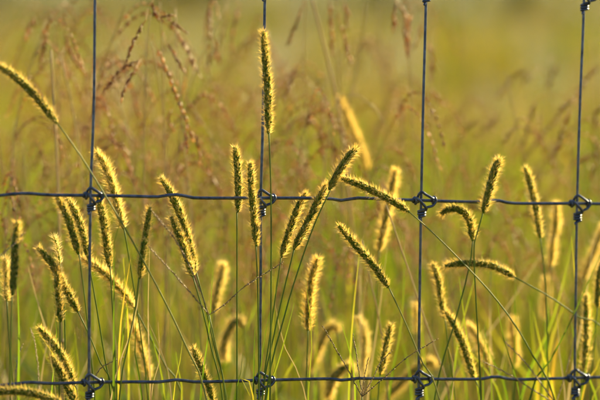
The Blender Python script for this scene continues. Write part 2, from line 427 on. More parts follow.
for c in range(len(stays)):
    for r in range(len(rows)):
        y = row_y(r, stay_x(c, 198)); x = stay_x(c, y); y = row_y(r, x); rg = random.Random(c * 17 + r)
        O = P(x, y); sc = np.linalg.norm(O - CAM_LOC) / 3.1 * rg.uniform(.95, 1.05)
        j = lambda: rg.uniform(-.35, .35)
        def K(px, py, off): return O + sc * U * (FU * px + np.array([0, 0, -1]) * py) + FN * off * MM
        jl, jr = rg.uniform(-1.2, .8), rg.uniform(-.8, 1.2)
        mb = MB()
        # upper loop: up the left of the stay, over its front, down to the right and once round the line wire
        xr = 10.2 + jr
        A = [K(-3.2, 2.2, 2.6), K(-3.6, -1.5, 3.4), K(-3.7 + j(), -5, 1.2), K(-2.4, -7.6, -.8), K(-.4, -7.9, -1.4), K(2.4, -6 + j(), -2.4), K(6, -3.6, -3.2), K(xr - 1.2, -1.6, -3.4)]
        for t in np.linspace(.1, 1.32, 12):
            an = 2 * math.pi * t; A.append(K(xr - .8 + 2.6 * (t - .1), -math.cos(an) * 2.9, -math.sin(an) * 2.75))
        A += [K(xr - .6, 4.9, -2.2), K(xr - 3.4, 5.9, -2.6), K(4.2, 6.5 + j(), -2.8), K(1.6, 8.2, -2.4), K(-2.4, 9.4, -.8)]
        tube(mb, spline(A, 84), KR, 8)
        # lower strand: round the line wire on the left, then diagonally down across the stay
        xl = -7.6 + jl; B = []
        for t in np.linspace(-.55, .62, 12):
            an = 2 * math.pi * t; B.append(K(xl - .9 + 1.6 * (t + .5), -math.cos(an) * 2.9, -math.sin(an) * 2.75))
        B = B[::-1]
        B = [K(xl + 2.2, 1.2, 3.2)] + [K(xl + 1.5 - 1.7 * q, -math.cos(6.283 * q + 2.4) * 2.9, math.sin(6.283 * q + 2.4) * 2.75) for q in np.linspace(0, .95, 10)]
        B += [K(xl + .6, -2.7, -2.3), K(xl + 2.6, -1.2, -4.3), K(-2.6, 2.4, -5.0), K(.6, 5.8, -5.0), K(2.4, 8.2, -3.6), K(3.4, 9.6, -.4)]
        tube(mb, spline(B, 70), KR, 8)
        kn = mb.build('knot', M['wire'], fence, FO)
        mb = MB(); turns = rg.choice((2.4, 2.7, 3.1)); C = []
        y0 = 9.4; y1 = y0 + 2.45 * turns
        for q in np.linspace(0, turns, 34):
            an = 2 * math.pi * q + .3; C.append(K(math.cos(an) * 3.15, y0 + (y1 - y0) * q / turns, 2.2 - math.sin(an) * 2.75 - .4))
        C.append(K(-3.3 + j(), y1 + 1.6, -1.2)); C.append(K(-4.2 + j(), y1 + 3.4, -1.6))
        tube(mb, spline(C, 110), KR, 8); mb.build('coil', M['wire'], kn, FO)

# ------------------------------------------------------------------ plants with parts
def to_ground(p, dirn, lean=.35):
    """continue a stem from p along dirn down to the soil"""
    h = p[2]; dv = nrm(dirn); dv = dv if dv[2] < -.2 else nrm(np.array([dv[0], dv[1], -.6]))
    side = np.array([dv[0], dv[1], 0]) / max(-dv[2], .35)
    a = p + side * h * lean * .55 + [0, 0, -h * .4]; b = p + side * h * lean + [0, 0, -h]
    b[2] = float(gz(b[0], b[1])) - .004
    return [a, b]

def trace(pts, d0, d1=None):
    d1 = d0 if d1 is None else d1; n = len(pts)
    return [P(x, y, d0 + (d1 - d0) * q / max(n - 1, 1)) for q, (x, y) in enumerate(pts)]

def add_leaf(parent, origin, p, rg, length=None, width=.0034, tint=None):
    an = rg.uniform(0, 6.283); length = length or rg.uniform(.16, .28); dv = np.array([math.cos(an), math.sin(an), 0])
    q = spline([p, p + dv * length * .18 + [0, 0, length * .45], p + dv * length * .5 + [0, 0, length * .72], p + dv * length * .85 + [0, 0, length * .62]], 10)
    mb = MB(); blade(mb, q, leaf_w(10, width), [-dv[1], dv[0], .02], rg.uniform(.15, .65) if tint is None else tint)
    mb.build('leaf', M['leaf'], parent, origin)

def seed_head(root, origin, axis_pts, rw, rg, dense=1.0, pale=0.0, blen=7.0, soft=False):
    """axis_pts tip -> base; rw body half width in mm"""
    blen = blen + rw * (.15 if soft else -.1); rw = rw * (.86 if soft else .97)
    n = 60; ax = spline(axis_pts, n)[::-1]                     # base -> tip
    # small natural wobble
    ln = np.linalg.norm(np.diff(ax, axis=0), axis=1).sum() * 1000
    t, e1, e2 = frames(ax)
    s = np.linspace(0, 1, n); prof = np.clip(np.minimum(np.minimum(.45 + 5.5 * s, 1), 1.0 - .5 * np.clip((s - .72) / .28, 0, 1) ** 2.0), .3, 1)
    mb = MB(); tube(mb, ax, rw * .42 * prof * MM, 6, .25)
    m = int(ln * 3.1 * dense * rw / 3.0); u = (np.arange(m) + rg.uniform(-.45, .45, m)) / m; u = np.clip(u, 0, .995)
    ang = np.arange(m) * 2.39996 + rg.normal(0, .25, m)
    f = lambda a: np.stack([np.interp(u, s, a[:, k]) for k in range(3)], 1)
    c, tt, a1, a2 = f(ax), nrm(f(t)), f(e1), f(e2); pr = np.interp(u, s, prof)
    rad = np.cos(ang)[:, None] * a1 + np.sin(ang)[:, None] * a2
    thin = 1.0 - .35 * (rg.random(m) < .12)
    base = c + rad * (rw * .38 * pr)[:, None] * MM
    dirn = nrm(rad * rg.uniform(.7, 1.05, m)[:, None] + tt * rg.uniform(.75, 1.1, m)[:, None])
    tint = np.clip(rg.normal(.28 + pale, .2, m) + .45 * (rg.random(m) < .16), 0, 1)
    ovoids(mb, base, dirn, rw * .86 * pr * thin * rg.uniform(.85, 1.15, m) * MM, rw * .30 * pr * MM, tint)
    hd = mb.build('seed_head', M['husk'], root, origin)
    k = 8 if soft else 6; mb = MB()
    bb = np.repeat(base, k, 0); tr = np.repeat(tt, k, 0); rr = np.repeat(rad, k, 0); pp = np.repeat(pr, k)
    jit = rg.normal(0, .30, (m * k, 3))
    D = nrm(rr * rg.uniform(.55, 1.25, m * k)[:, None] + tr * rg.uniform(.55, 1.15, m * k)[:, None] + jit)
    L = blen * rg.uniform(.65, 1.2, m * k) * (.6 + .4 * pp) * MM
    needles(mb, bb, D, L, (.13 if soft else .10) * MM, np.clip(rg.normal(.5 + pale * .5, .2, m * k), 0, 1), rg)
    # tuft at the very tip
    tag(mb.build('bristles', M['bristle'], hd, origin), kind='stuff')
    return ax

def foxtail(label, head, stem, d, d1=None, w=3.6, pale=0.0, group=None, stem_tint=.4, blen=7.0, rs=1.0, leaves=1):
    rg = np.random.default_rng(abs(hash((head[0][0] * 31 + head[0][1] * 17 + len(stem)))) % 100000)
    d1 = d if d1 is None else d1
    H = trace(head, d); bx, by = head[-1]
    if not stem: stem = [(bx + (bx - head[-2][0]) * .4, by + 40), (bx + (bx - head[-2][0]) * .9, 405)]
    S = trace([(bx, by)] + stem, d, d1)
    G = to_ground(S[-1], S[-1] - S[-2]); path = S + G
    base = path[-1].copy()
    root = thing('foxtail_plant', base, label, 'foxtail', group); O = np.array(root.location)
    wob = rg.normal(0, .0006, 3)
    w *= 1.08; blen *= 1.15
    if d > .1: blen *= 1.12; pale += .08
    seed_head(root, O, [p + wob * math.sin(q * 1.7) for q, p in enumerate(H)] if len(H) > 2 else H, w, rg, pale=pale, blen=blen, soft=d > .07)
    n = 46; p = spline(path, n)
    mb = MB(); tube(mb, p, np.linspace(.64, 1.25, n) * MM * rs, 7, np.clip(stem_tint + .12 * np.sin(np.linspace(0, 9, n) + rg.random() * 6), 0, 1)); mb.build('stem', M['stem'], root, O)
    for q in range(leaves): add_leaf(root, O, p[-5 - 5 * q], rg, length=rg.uniform(.18, .26))
    return root

GF = 'foxtails growing through and behind the fence'
FOX = [
 # label, head tip->base, stem, d, options
 ('arching foxtail entering at the upper left edge on a long diagonal stem', [(-6, 63), (15, 77), (37, 98), (58, 124)], [(80, 155), (106, 197), (130, 237), (164, 300), (186, 347), (207, 402)], -.02, dict(w=3.5, stem_tint=.72)),
 ('soft golden foxtail leaning right just above the knot of the leftmost upright wire', [(96, 153), (105, 168), (114, 192), (124, 228)], [(131, 270), (140, 330), (148, 402)], .10, dict(w=3.6, pale=.2)),
 ('foxtail hanging straight below the upper knot of the leftmost upright wire', [(98, 196), (103, 222), (107, 245), (110, 266)], [(112, 300), (115, 350), (117, 402)], .02, dict(w=3.5)),
 ('left one of the paired foxtails just left of the leftmost upright wire', [(57, 197), (66, 215), (73, 234), (79, 254)], [(85, 300), (90, 350), (95, 402)], .015, dict(w=3.5)),
 ('right one of the paired foxtails just left of the leftmost upright wire', [(67, 199), (77, 216), (84, 238), (88, 258)], [(97, 310), (105, 360), (111, 402)], .045, dict(w=3.4, pale=.12)),
 ('dark upright foxtail near the left edge of the picture', [(17, 222), (16, 245), (14, 272), (12, 296)], [(11, 340), (10, 402)], -.01, dict(w=3.5)),
 ('faint pale foxtail tucked behind the dark one at the left edge', [(5, 258), (6, 275), (7, 302)], [(9, 340), (14, 402)], .15, dict(w=3.0, pale=.25)),
 ('foxtail slanting down to the right, between left edge and leftmost upright wire', [(38, 248), (52, 264), (66, 290), (78, 312)], [(90, 337), (102, 367), (116, 402)], .035, dict(w=3.5, pale=.05)),
 ('short upright foxtail hidden behind the slanting one left of the leftmost wire', [(57, 268), (58, 285), (59, 305), (60, 322)], [(60, 360), (59, 402)], .03, dict(w=3.2)),
 ('foxtail tilting left over the lower line wire at bottom left', [(39, 328), (52, 344), (65, 361), (75, 386)], [(78, 402)], .04, dict(w=3.4, pale=.08)),
 ('lowest tilted foxtail crossing the lower line wire at bottom left', [(51, 357), (60, 372), (67, 386), (75, 404)], [(80, 418)], .03, dict(w=3.5, pale=.05)),
 ('foxtail lying nearly flat along the bottom left edge', [(-16, 395), (8, 392), (35, 394), (62, 402)], [(80, 418)], -.02, dict(w=3.4)),
 ('long blurred foxtail sloping down behind the leftmost upright wire', [(82, 258), (100, 270), (118, 287), (135, 308)], [(150, 337), (166, 367), (184, 402)], .11, dict(w=3.2, pale=.1)),
 ('slim foxtail leaning left on the right of the leftmost upright wire', [(150, 207), (147, 232), (142, 256), (139, 278)], [(135, 310), (127, 350), (119, 402)], -.005, dict(w=3.1)),
 ('taller of two paired foxtails rising across the upper line wire left of centre', [(161, 178), (172, 197), (185, 228), (196, 272)], [(205, 305), (215, 350), (227, 402)], .02, dict(w=3.5, pale=.05)),
 ('shorter of two paired foxtails below the upper line wire left of centre', [(171, 217), (179, 236), (187, 258), (193, 277)], [(203, 312), (212, 352), (223, 402)], .0, dict(w=3.3)),
 ('blurred glowing foxtail standing upright left of the centre upright wire', [(223, 264), (221, 276), (217, 294), (214, 313)], [(212, 350), (211, 402)], .22, dict(w=4.0, pale=.15)),
 ('blurred glowing foxtail bowed over into a hook, left of the centre upright wire', [(225, 359), (225, 343), (231, 326), (239, 321), (243, 328)], [(245, 360), (244, 402)], .24, dict(w=4.0, pale=.15)),
 ('dark foxtail crossing the lower line wire, left of centre', [(193, 348), (199, 362), (206, 380), (214, 402)], [(218, 420)], .045, dict(w=3.2)),
 ('upright foxtail passing behind the upper line wire, just left of centre wire', [(235, 147), (238, 165), (238, 190), (237, 212)], [(237, 300), (237, 402)], .03, dict(w=3.4)),
 ('upright foxtail in front of the upper line wire touching the centre wire', [(250, 163), (252, 190), (254, 220), (256, 246)], [(258, 300), (259, 402)], -.02, dict(w=3.3)),
 ('tallest foxtail standing straight up in front of the centre upright wire', [(263, 31), (265, 60), (268, 95), (269, 133)], [(271, 200), (271, 300), (270, 402)], -.03, dict(w=3.5)),
 ('leftmost of three foxtails leaning right, right of the centre upright wire', [(306, 193), (298, 208), (289, 232), (281, 258)], [(275, 300), (268, 350), (262, 402)], .01, dict(w=3.4)),
 ('middle of three foxtails leaning right, right of the centre upright wire', [(327, 184), (318, 200), (306, 226), (294, 250)], [(284, 290), (273, 340), (262, 402)], -.005, dict(w=3.6)),
 ('bright golden foxtail with bent tip, highest of the three leaning right', [(357, 149), (349, 154), (339, 172), (330, 191)], [(315, 223), (300, 265), (284, 318), (265, 402)], -.02, dict(w=3.7, blen=8)),
 ('foxtail slanting across the upper line wire on a long diagonal stem', [(341, 178), (362, 186), (385, 197), (408, 211)], [(432, 232), (462, 262), (490, 292), (515, 325), (535, 360), (555, 402)], -.02, dict(w=3.5, stem_tint=.6)),
 ('blurred upright foxtail behind the upper line wire left of the third upright wire', [(396, 170), (392, 190), (386, 218), (379, 251)], [(375, 320), (370, 402)], .13, dict(w=3.7)),
 ('sharp foxtail slanting down right in the middle of the centre mesh', [(339, 226), (355, 245), (374, 266), (389, 288)], [(405, 322), (421, 360), (440, 402)], -.015, dict(w=3.4, stem_tint=.75)),
 ('upright dark foxtail with wide golden halo in the centre mesh', [(318, 259), (312, 278), (309, 305), (308, 331)], [(307, 365), (306, 402)], .085, dict(w=3.7, blen=8)),
 ('blurred bowed foxtail in the lower centre mesh', [(311, 369), (320, 348), (328, 330), (335, 326), (338, 334)], [(340, 365), (338, 402)], .27, dict(w=3.4, pale=.1)),
 ('blurred golden foxtail curling over the lower line wire, right of centre', [(328, 397), (333, 381), (341, 370), (349, 367), (353, 374)], [(356, 390), (357, 404)], .16, dict(w=4.2, pale=.1)),
 ('blurred pale foxtail standing behind the lower centre mesh', [(358, 318), (363, 332), (365, 350), (363, 380)], [(361, 404)], .2, dict(w=3.0, pale=.35)),
 ('small dark foxtail leaning right beside the third upright wire, lower mesh', [(391, 324), (388, 338), (384, 356), (380, 375)], [(378, 404)], .05, dict(w=3.0)),
 ('blurred foxtail bowed flat behind the lower knot of the third upright wire', [(386, 398), (402, 382), (418, 368), (431, 362), (436, 370)], [(442, 390), (444, 404)], .25, dict(w=3.8, pale=.1)),
 ('slender foxtail leaning left, just right of the third upright wire', [(433, 264), (437, 278), (441, 298), (445, 319)], [(450, 360), (455, 402)], .055, dict(w=3.0)),
 ('short foxtail arched over to the left under the upper line wire', [(441, 214), (449, 209), (460, 210), (469, 220), (473, 241)], [(472, 252), (465, 285), (454, 325), (434, 402)], .0, dict(w=3.5, blen=7.5)),
 ('plump glowing foxtail crossing the upper line wire between third and fourth wires', [(500, 159), (495, 170), (489, 191), (483, 213)], [(478, 230), (474, 248), (476, 300), (481, 402)], -.015, dict(w=4.0, blen=8)),
 ('foxtail lying horizontally in the right mesh with crossing stems before it', [(445, 266), (465, 263), (492, 266), (516, 278)], [(550, 297), (580, 318), (618, 346)], .012, dict(w=3.4, stem_tint=.5)),
 ('foxtail tilting left down onto the lower line wire, right of third wire', [(446, 312), (455, 328), (466, 352), (475, 380)], [(482, 404)], .03, dict(w=3.4, pale=.05)),
 ('soft foxtail tilting left behind the lower right mesh', [(468, 325), (476, 336), (484, 352), (489, 368)], [(494, 385), (499, 404)], .12, dict(w=3.2, pale=.15)),
 ('blurred upright foxtail alone in the middle of the lower right mesh', [(513, 318), (514, 332), (515, 350), (514, 369)], [(515, 402)], .2, dict(w=3.3)),
 ('foxtail leaning left behind the upper line wire beside the fourth wire', [(525, 168), (530, 182), (536, 210), (540, 238)], [(544, 270), (547, 320), (548, 402)], .05, dict(w=3.3, pale=.1)),
 ('blurred upright foxtail between the leaning one and the fourth wire', [(556, 203), (556, 222), (553, 245), (551, 267)], [(549, 320), (546, 402)], .15, dict(w=3.3, pale=.1)),
 ('faint low foxtail behind the stems left of the fourth wire', [(546, 278), (546, 296), (544, 320)], [(543, 402)], .28, dict(w=3.2, pale=.2)),
 ('upright foxtail close right of the fourth wire, lower mesh', [(586, 295), (587, 318), (586, 345), (583, 373)], [(581, 404)], .03, dict(w=3.2, pale=.08)),
 ('blurred foxtail leaning right behind the right edge', [(604, 226), (598, 242), (591, 260), (584, 280)], [(580, 330), (578, 402)], .2, dict(w=3.6, pale=.2)),
 ('foxtail cut by the right edge, between the line wires', [(602, 262), (600, 280), (597, 308)], [(594, 350), (590, 402)], .05, dict(w=3.4)),
 ('tall blurred foxtail leaning left behind the bright golden one', [(339, 98), (348, 118), (358, 142), (367, 170)], [(382, 205), (395, 260), (410, 330), (425, 404)], .42, dict(w=3.1, pale=-.05)),
 ('dim blurred foxtail in the lower mesh right of the leftmost wire', [(130, 318), (137, 335), (143, 355), (149, 380)], [(152, 404)], .16, dict(w=2.9, pale=.1)),
 ('thin faint foxtail just left of the third upright wire', [(416, 304), (416, 316), (417, 334)], [(417, 404)], .2, dict(w=2.4, pale=.1)),
 ('faint wispy foxtail tip above the slanting one at left', [(54, 236), (57, 248), (60, 264)], [(64, 300), (66, 404)], .09, dict(w=1.7, pale=.5, blen=6)),
]
for lab, head, stem, d, kw in FOX: foxtail(lab, head, stem, d * (1.35 if d >= .1 else 1.0), group=GF, **kw)

# ------------------------------------------------------------------ finger-spiked grass
def spike(mb, pts, rg, r=.45, tint=.5):
    ln = np.linalg.norm(np.diff(np.array(pts), axis=0), axis=1).sum()
    n = 40; p = spline(pts, n); t, e1, e2 = frames(p)
    tube(mb, p, np.linspace(r, r * .55, n) * MM, 5, tint)
    m = int(ln / (1.5 * MM)); u = np.linspace(.04, 1, m) * (n - 1); i = np.clip(u.astype(int), 0, n - 1)
    a = np.where(np.arange(m) % 2, 0, math.pi) + rg.normal(0, .5, m)
    rad = np.cos(a)[:, None] * e1[i] + np.sin(a)[:, None] * e2[i]
    ovoids(mb, p[i] + rad * r * .8 * MM, t[i] + rad * .22, 2.8 * MM, .55 * MM, np.clip(rg.normal(tint, .22, m), 0, 1), 4, ((.4, 1),))
def finger(label, node, spikes, stem, d, tint=.5, r=.45, ds=None):
    rg = np.random.default_rng(int(node[0] * 13 + node[1]))
    S = trace([node] + stem, d); path = S + to_ground(S[-1], S[-1] - S[-2])
    root = thing('finger_spike_plant', path[-1], label, 'wild plant', 'thin finger-spiked grasses by the fence'); O = np.array(root.location)
    mb = MB(); tube(mb, spline(path, 40), np.linspace(.6, 1.1, 40) * MM, 6, .35); mb.build('stem', M['stem'], root, O)
    for sp in spikes:
        mb = MB(); spike(mb, trace([node] + sp, d, d + rg.uniform(-.025, .02)), rg, r, tint); mb.build('spike', M['finger'], root, O)
    add_leaf(root, O, path[-1] * .7 + path[-2] * .3, rg)
    return root
finger('thin grass with three spread spikes forking left of the centre wire', (209, 315), [[(182, 283), (149, 247)], [(198, 285), (178, 244), (152, 211)], [(224, 305), (247, 285), (282, 263)]], [(217, 352), (226, 404)], -.03, .6)
finger('thin grass with a fan of five spikes at the bottom, right of centre', (362, 397), [[(345, 365), (323, 327)], [(358, 366), (353, 336)], [(364, 380), (368, 359)], [(374, 376), (380, 363), (391, 352)], [(384, 378), (408, 357), (436, 340)]], [(362, 420)], -.03, .35, .36)
finger('pair of reddish spikes leaning left at the bottom beside the fourth wire', (556, 404), [[(540, 382), (524, 361), (505, 342)], [(530, 388), (508, 374), (484, 362)]], [(560, 420)], -.01, .75, .5)
finger('pale thin spikes standing over the lower line wire at far left', (39, 402), [[(38, 368), (35, 345), (31, 330)]], [(40, 420)], .0, .95, .4)
finger('pale curved single spike left of the other thin spikes at far left', (15, 404), [[(16, 372), (18, 358), (22, 346)]], [(15, 420)], .02, .95, .45)
finger('dry thin spike running up beside the fourth upright wire', (556, 404), [[(566, 372), (574, 340), (579, 308)]], [(552, 420)], .02, .6, .45)
finger('short reddish spike poking right above the lower knot of the leftmost wire', (92, 384), [[(100, 369), (112, 362), (124, 357)]], [(86, 402), (84, 420)], .03, .7, .35)
finger('very thin reddish spike crossing the dark foxtail at the left edge', (-8, 262), [[(2, 254), (14, 244), (23, 234)]], [(-14, 300), (-18, 402)], -.03, .65, .3)

ALIKE = []                           # (object, kind, pixel x, pixel y) of look-alikes, told apart by their place at the end
def number_alikes():
    cols = [(91, 'left of the first upright wire'), (262, 'between first and second upright wires'), (422, 'between second and third upright wires'), (578, 'between third and fourth upright wires'), (9999, 'right of the fourth upright wire')]
    words = 'first second third fourth fifth sixth seventh eighth ninth tenth eleventh twelfth thirteenth fourteenth fifteenth sixteenth seventeenth eighteenth nineteenth twentieth'.split()
    words += ['twenty-' + w for w in words[:9]] + ['thirtieth'] + ['thirty-' + w for w in words[:9]]
    bins = {}
    for o, kind, x, y in ALIKE:
        c = next(t for lim, t in cols if x < lim); bins.setdefault((kind, c), []).append((x, o))
    for (kind, c), lst in bins.items():
        lst.sort(key=lambda t: t[0])
        for q, (x, o) in enumerate(lst):
            o['label'] = ('only ' if len(lst) == 1 else words[q] + ' from left of the ') + kind + ('' if len(lst) == 1 else 's') + ' ' + c

# ------------------------------------------------------------------ leafy tufts and dry stalks
def tuft(name, label, leaves, d, group, mat='leaf'):
    """leaves: (tip->base pixels, half width px, tint, side)"""
    paths = []
    for pts, w, tint, *sd in leaves:
        S = trace(pts, d); paths.append((S + to_ground(S[-1], S[-1] - S[-2], .25), w, tint, sd[0] if sd else (1, .25, 0)))
    O = np.mean([p[0][-1] for p in paths], axis=0)
    root = thing(name, O, label, 'leafy plant', group); O = np.array(root.location)
    for p, w, tint, sd in paths:
        shift = (O - p[-1]) * .8; p[-1] = p[-1] + shift; p[-2] = p[-2] + shift * .5
        n = 30; q = spline(p, n); s = np.linspace(0, 1, n)
        ww = w * U * np.clip(np.minimum(.12 + 3.2 * s, 1) * np.where(s > .6, 1 - .4 * (s - .6) / .4, 1), .05, 1)
        mb = MB(); blade(mb, q, ww, sd, np.clip(tint + .12 * np.sin(s * 14), 0, 1), .35); mb.build('leaf', M[mat], root, O)
    return root
GT = 'grass blades near the fence'
tuft('leafy_plant', 'narrow dark green blades rising left of the centre wire at the bottom', [([(255, 327), (254, 360), (253, 404)], 1.7, .1), ([(243, 352), (240, 378), (236, 404)], 1.2, .3)], -.01, GT)
tuft('leafy_plant', 'bright green sharp blade right of the centre wire at the bottom', [([(294, 304), (285, 340), (274, 378), (268, 404)], 1.8, .5), ([(280, 352), (271, 384), (266, 404)], 1.4, .35), ([(277, 288), (266, 330), (258, 404)], .9, .15)], .0, GT)
tuft('leafy_plant', 'broad blurred yellow green blade crossing the lower line wire right of centre', [([(297, 357), (287, 375), (276, 398), (270, 412)], 8, .62, (.9, .3, .3))], .22, GT)
tuft('leafy_plant', 'broken folded pale leaf beside the lower knot of the centre wire', [([(250, 396), (241, 381), (246.5, 371), (250, 385), (254, 406)], 1.7, .72)], -.02, GT)
tuft('leafy_plant', 'orange and yellow broad blurred leaves left of the fourth wire', [([(559, 338), (555, 360), (552, 404)], 7, .98, (.9, .4, .1)), ([(565, 300), (558, 322), (550, 350), (545, 404)], 4, .7), ([(545, 350), (540, 375), (538, 404)], 4, .8)], .18, GT)
tuft('leafy_plant', 'small yellow green leaf curled against the fourth wire', [([(571.5, 236), (572.5, 250), (574.5, 268), (576, 300), (575, 404)], 2.2, .72)], .012, GT)
tuft('leafy_plant', 'blurred yellow leaf glowing behind the upper line wire right of centre', [([(349, 200), (351, 212), (352, 232), (349, 300), (345, 404)], 3.2, .75)], .6, GT)
tuft('leafy_plant', 'blurred yellow green blades in the lower centre mesh', [([(313, 340), (320, 360), (325, 404)], 3.6, .7), ([(317, 284), (326, 306), (334, 345), (336, 404)], 3.2, .6)], .5, GT)
tuft('leafy_plant', 'yellow blade leaning right in the bottom right corner', [([(603, 352), (594, 374), (581, 404)], 2.6, .78), ([(606, 372), (598, 388), (592, 404)], 2, .6)], .02, GT)
tuft('leafy_plant', 'pale blue green folded stem leaf right of the leftmost wire', [([(121, 219), (115, 230), (114, 250), (114, 330), (114, 404)], 1.5, .3)], -.005, GT)
tuft('leafy_plant', 'thin dark blades leaning right past the fourth wire', [([(612, 234), (598, 260), (576, 310), (552, 358), (529, 404)], 1.1, .15), ([(606, 300), (592, 340), (580, 404)], 1.1, .2)], .0, GT)
tuft('leafy_plant', 'soft green blades rising through the lower left mesh', [([(150, 330), (158, 360), (165, 404)], 2.4, .5), ([(128, 300), (122, 350), (118, 404)], 2, .45), ([(176, 352), (180, 380), (182, 404)], 2.6, .55)], .14, GT)
tuft('leafy_plant', 'soft green blades behind the lower right mesh', [([(452, 330), (462, 370), (468, 404)], 2.2, .45), ([(530, 300), (534, 350), (536, 404)], 2.4, .55), ([(420, 300), (424, 350), (428, 404)], 2.2, .5)], .2, GT)

rg = np.random.default_rng(77)
for q in range(64):
    x0 = rg.uniform(5, 595); y0 = rg.uniform(215, 345); ln = rg.normal(0, 42); d = float(rg.choice([.0, .04, .1, .16, .24, .34, .5])); x1 = x0 + ln * (404 - y0) / 180
    if rg.random() < .72:
        r_ = tuft('leafy_plant', 'thin green blade crossing low behind the fence mesh', [([(x0, y0), (x0 * .55 + x1 * .45 + rg.normal(0, 4), y0 * .5 + 202), (x1, 404)], rg.uniform(.9, 1.9), float(np.clip(rg.normal(.5, .16), .1, .9)), (1, rg.uniform(-.6, .6), 0))], d, 'thin blades low behind the fence'); ALIKE.append((r_, 'low thin green blade', x0, y0))
    else:
        r_ = tuft('leafy_plant', 'thin dry straw blade crossing low behind the fence mesh', [([(x0, y0), (x0 * .55 + x1 * .45 + rg.normal(0, 4), y0 * .5 + 202), (x1, 404)], rg.uniform(.8, 1.4), float(rg.uniform(.4, 1)), (1, rg.uniform(-.6, .6), 0))], d, 'thin dry blades low behind the fence', 'straw'); ALIKE.append((r_, 'low thin dry blade', x0, y0))

def stalk(label, pts, d, r=1.0, tint=.6):
    S = trace(pts, d); path = S + to_ground(S[-1], S[-1] - S[-2], .2)
    rg = np.random.default_rng(int(pts[0][0] + 5))
    root = thing('dry_stalk', path[-1], label, 'stalk', 'dry straw stalks behind the fence'); O = np.array(root.location)
    n = 40; p = spline(path, n); mb = MB()
    tube(mb, p, np.linspace(.55, 1.15, n) * r * MM, 7, np.clip(tint + .15 * np.sin(np.linspace(0, 12, n)), 0, 1)); mb.build('stem', M['straw'], root, O)
    mb = MB(); i = 12; an = rg.uniform(0, 6.283); e = np.array([math.cos(an), math.sin(an), 0]); sl = rg.uniform(.5, 1.3); i = 14 + int(rg.integers(0, 10))
    q = spline([p[i], p[i] + e * .012 * sl + [0, 0, .035 * sl], p[i] + e * .035 * sl + [0, 0, .07 * sl], p[i] + e * .06 * sl + [0, 0, .085 * sl]], 8)
    blade(mb, q, leaf_w(8, .0015), [-e[1], e[0], .1], tint * .7); mb.build('leaf', M['straw'], root, O)
    mb = MB(); 
    for k in (14, 22):
        tube(mb, np.stack([p[k] + (p[k + 1] - p[k]) * f for f in (0, .08, .16)]), np.array([1.2, 1.7, 1.2]) * r * MM, 7, .3)
    mb.build('node', M['straw'], root, O)
    return root
stalk('pale blurred straight stalk left of the leftmost wire, upper mesh', [(51, 50), (54, 110), (57, 160), (60, 260), (63, 404)], .34, 2.0, .8)
stalk('thinner pale blurred stalk close left of the leftmost wire', [(60, 55), (71, 100), (80, 160), (86, 230), (92, 404)], .42, 1.5, .8)
stalk('thick pale stalk leaning left at the top right of the centre wire', [(309, -14), (320, 30), (331, 75), (340, 120), (352, 230), (365, 404)], .42, 2.4, .75)
stalk('straight straw stalk leaning left behind the third wire, lower mesh', [(386, 205), (398, 240), (411, 278), (424, 318), (437, 356), (450, 404)], .1, 1.4, .75)
stalk('straw stalk slanting through the centre mesh behind the sharp foxtail', [(362, 240), (370, 280), (380, 325), (388, 404)], .15, 1.3, .65)
stalk('thin grey stalk leaning right at the top between centre and third wires', [(366, 2), (363, 30), (355, 75), (346, 120), (338, 220), (330, 404)], .55, 1.3, .1)
stalk('pale stalk bent over in an arch above the upper line wire', [(384, 122), (379, 112), (368, 102), (352, 93), (338, 100), (326, 150), (318, 280), (312, 404)], .4, 1.2, .9)
stalk('fine straw stalk running down behind the right mesh', [(430, 110), (436, 160), (446, 240), (452, 330), (455, 404)], .4, 1.0, .6)

rg = np.random.default_rng(31)
for q in range(42):
    x0 = rg.uniform(-5, 420) if q < 31 else rg.uniform(430, 600); y0 = rg.uniform(-10, 170); sl = rg.normal(6, 24); x1 = x0 + sl
    r_ = stalk('thin pale straw stem standing blurred in the meadow behind the fence', [(x0, y0), (x0 + sl * .3 + rg.normal(0, 3), y0 + 80), (x1, 260), (x1 + sl * .5, 404)], rg.uniform(.35, .9), rg.uniform(.7, 1.2), rg.uniform(.35, 1)); ALIKE.append((r_, 'blurred thin straw stem', x0, y0))

# ------------------------------------------------------------------ drooping reddish panicle grasses
def drooping(mb, p, rg, size=1.0, tint=.45, gap=2.5):
    """spikelets hung along a branch p"""
    ln = np.linalg.norm(np.diff(p, axis=0), axis=1).sum(); n = len(p); t, e1, e2 = frames(p)
    tube(mb, p, .35 * MM, 4, .4, cap=False)
    m = max(3, int(ln / (gap * MM))); u = (np.linspace(.12, 1, m) * (n - 1)); i = np.clip(u.astype(int), 0, n - 1)
    a = rg.uniform(0, 6.283, m); rad = np.cos(a)[:, None] * e1[i] + np.sin(a)[:, None] * e2[i]
    ovoids(mb, p[i] + rad * .5 * MM, t[i] + rad * rg.uniform(.05, .35, m)[:, None] + [0, 0, -.1], rg.uniform(5.0, 8.5, m) * MM * size, rg.uniform(.85, 1.35, m) * MM * size, np.clip(rg.normal(tint, .28, m), 0, 1), 5, ((.35, 1.0), (.7, .6)))
GP = 'reddish panicle grasses behind the fence'
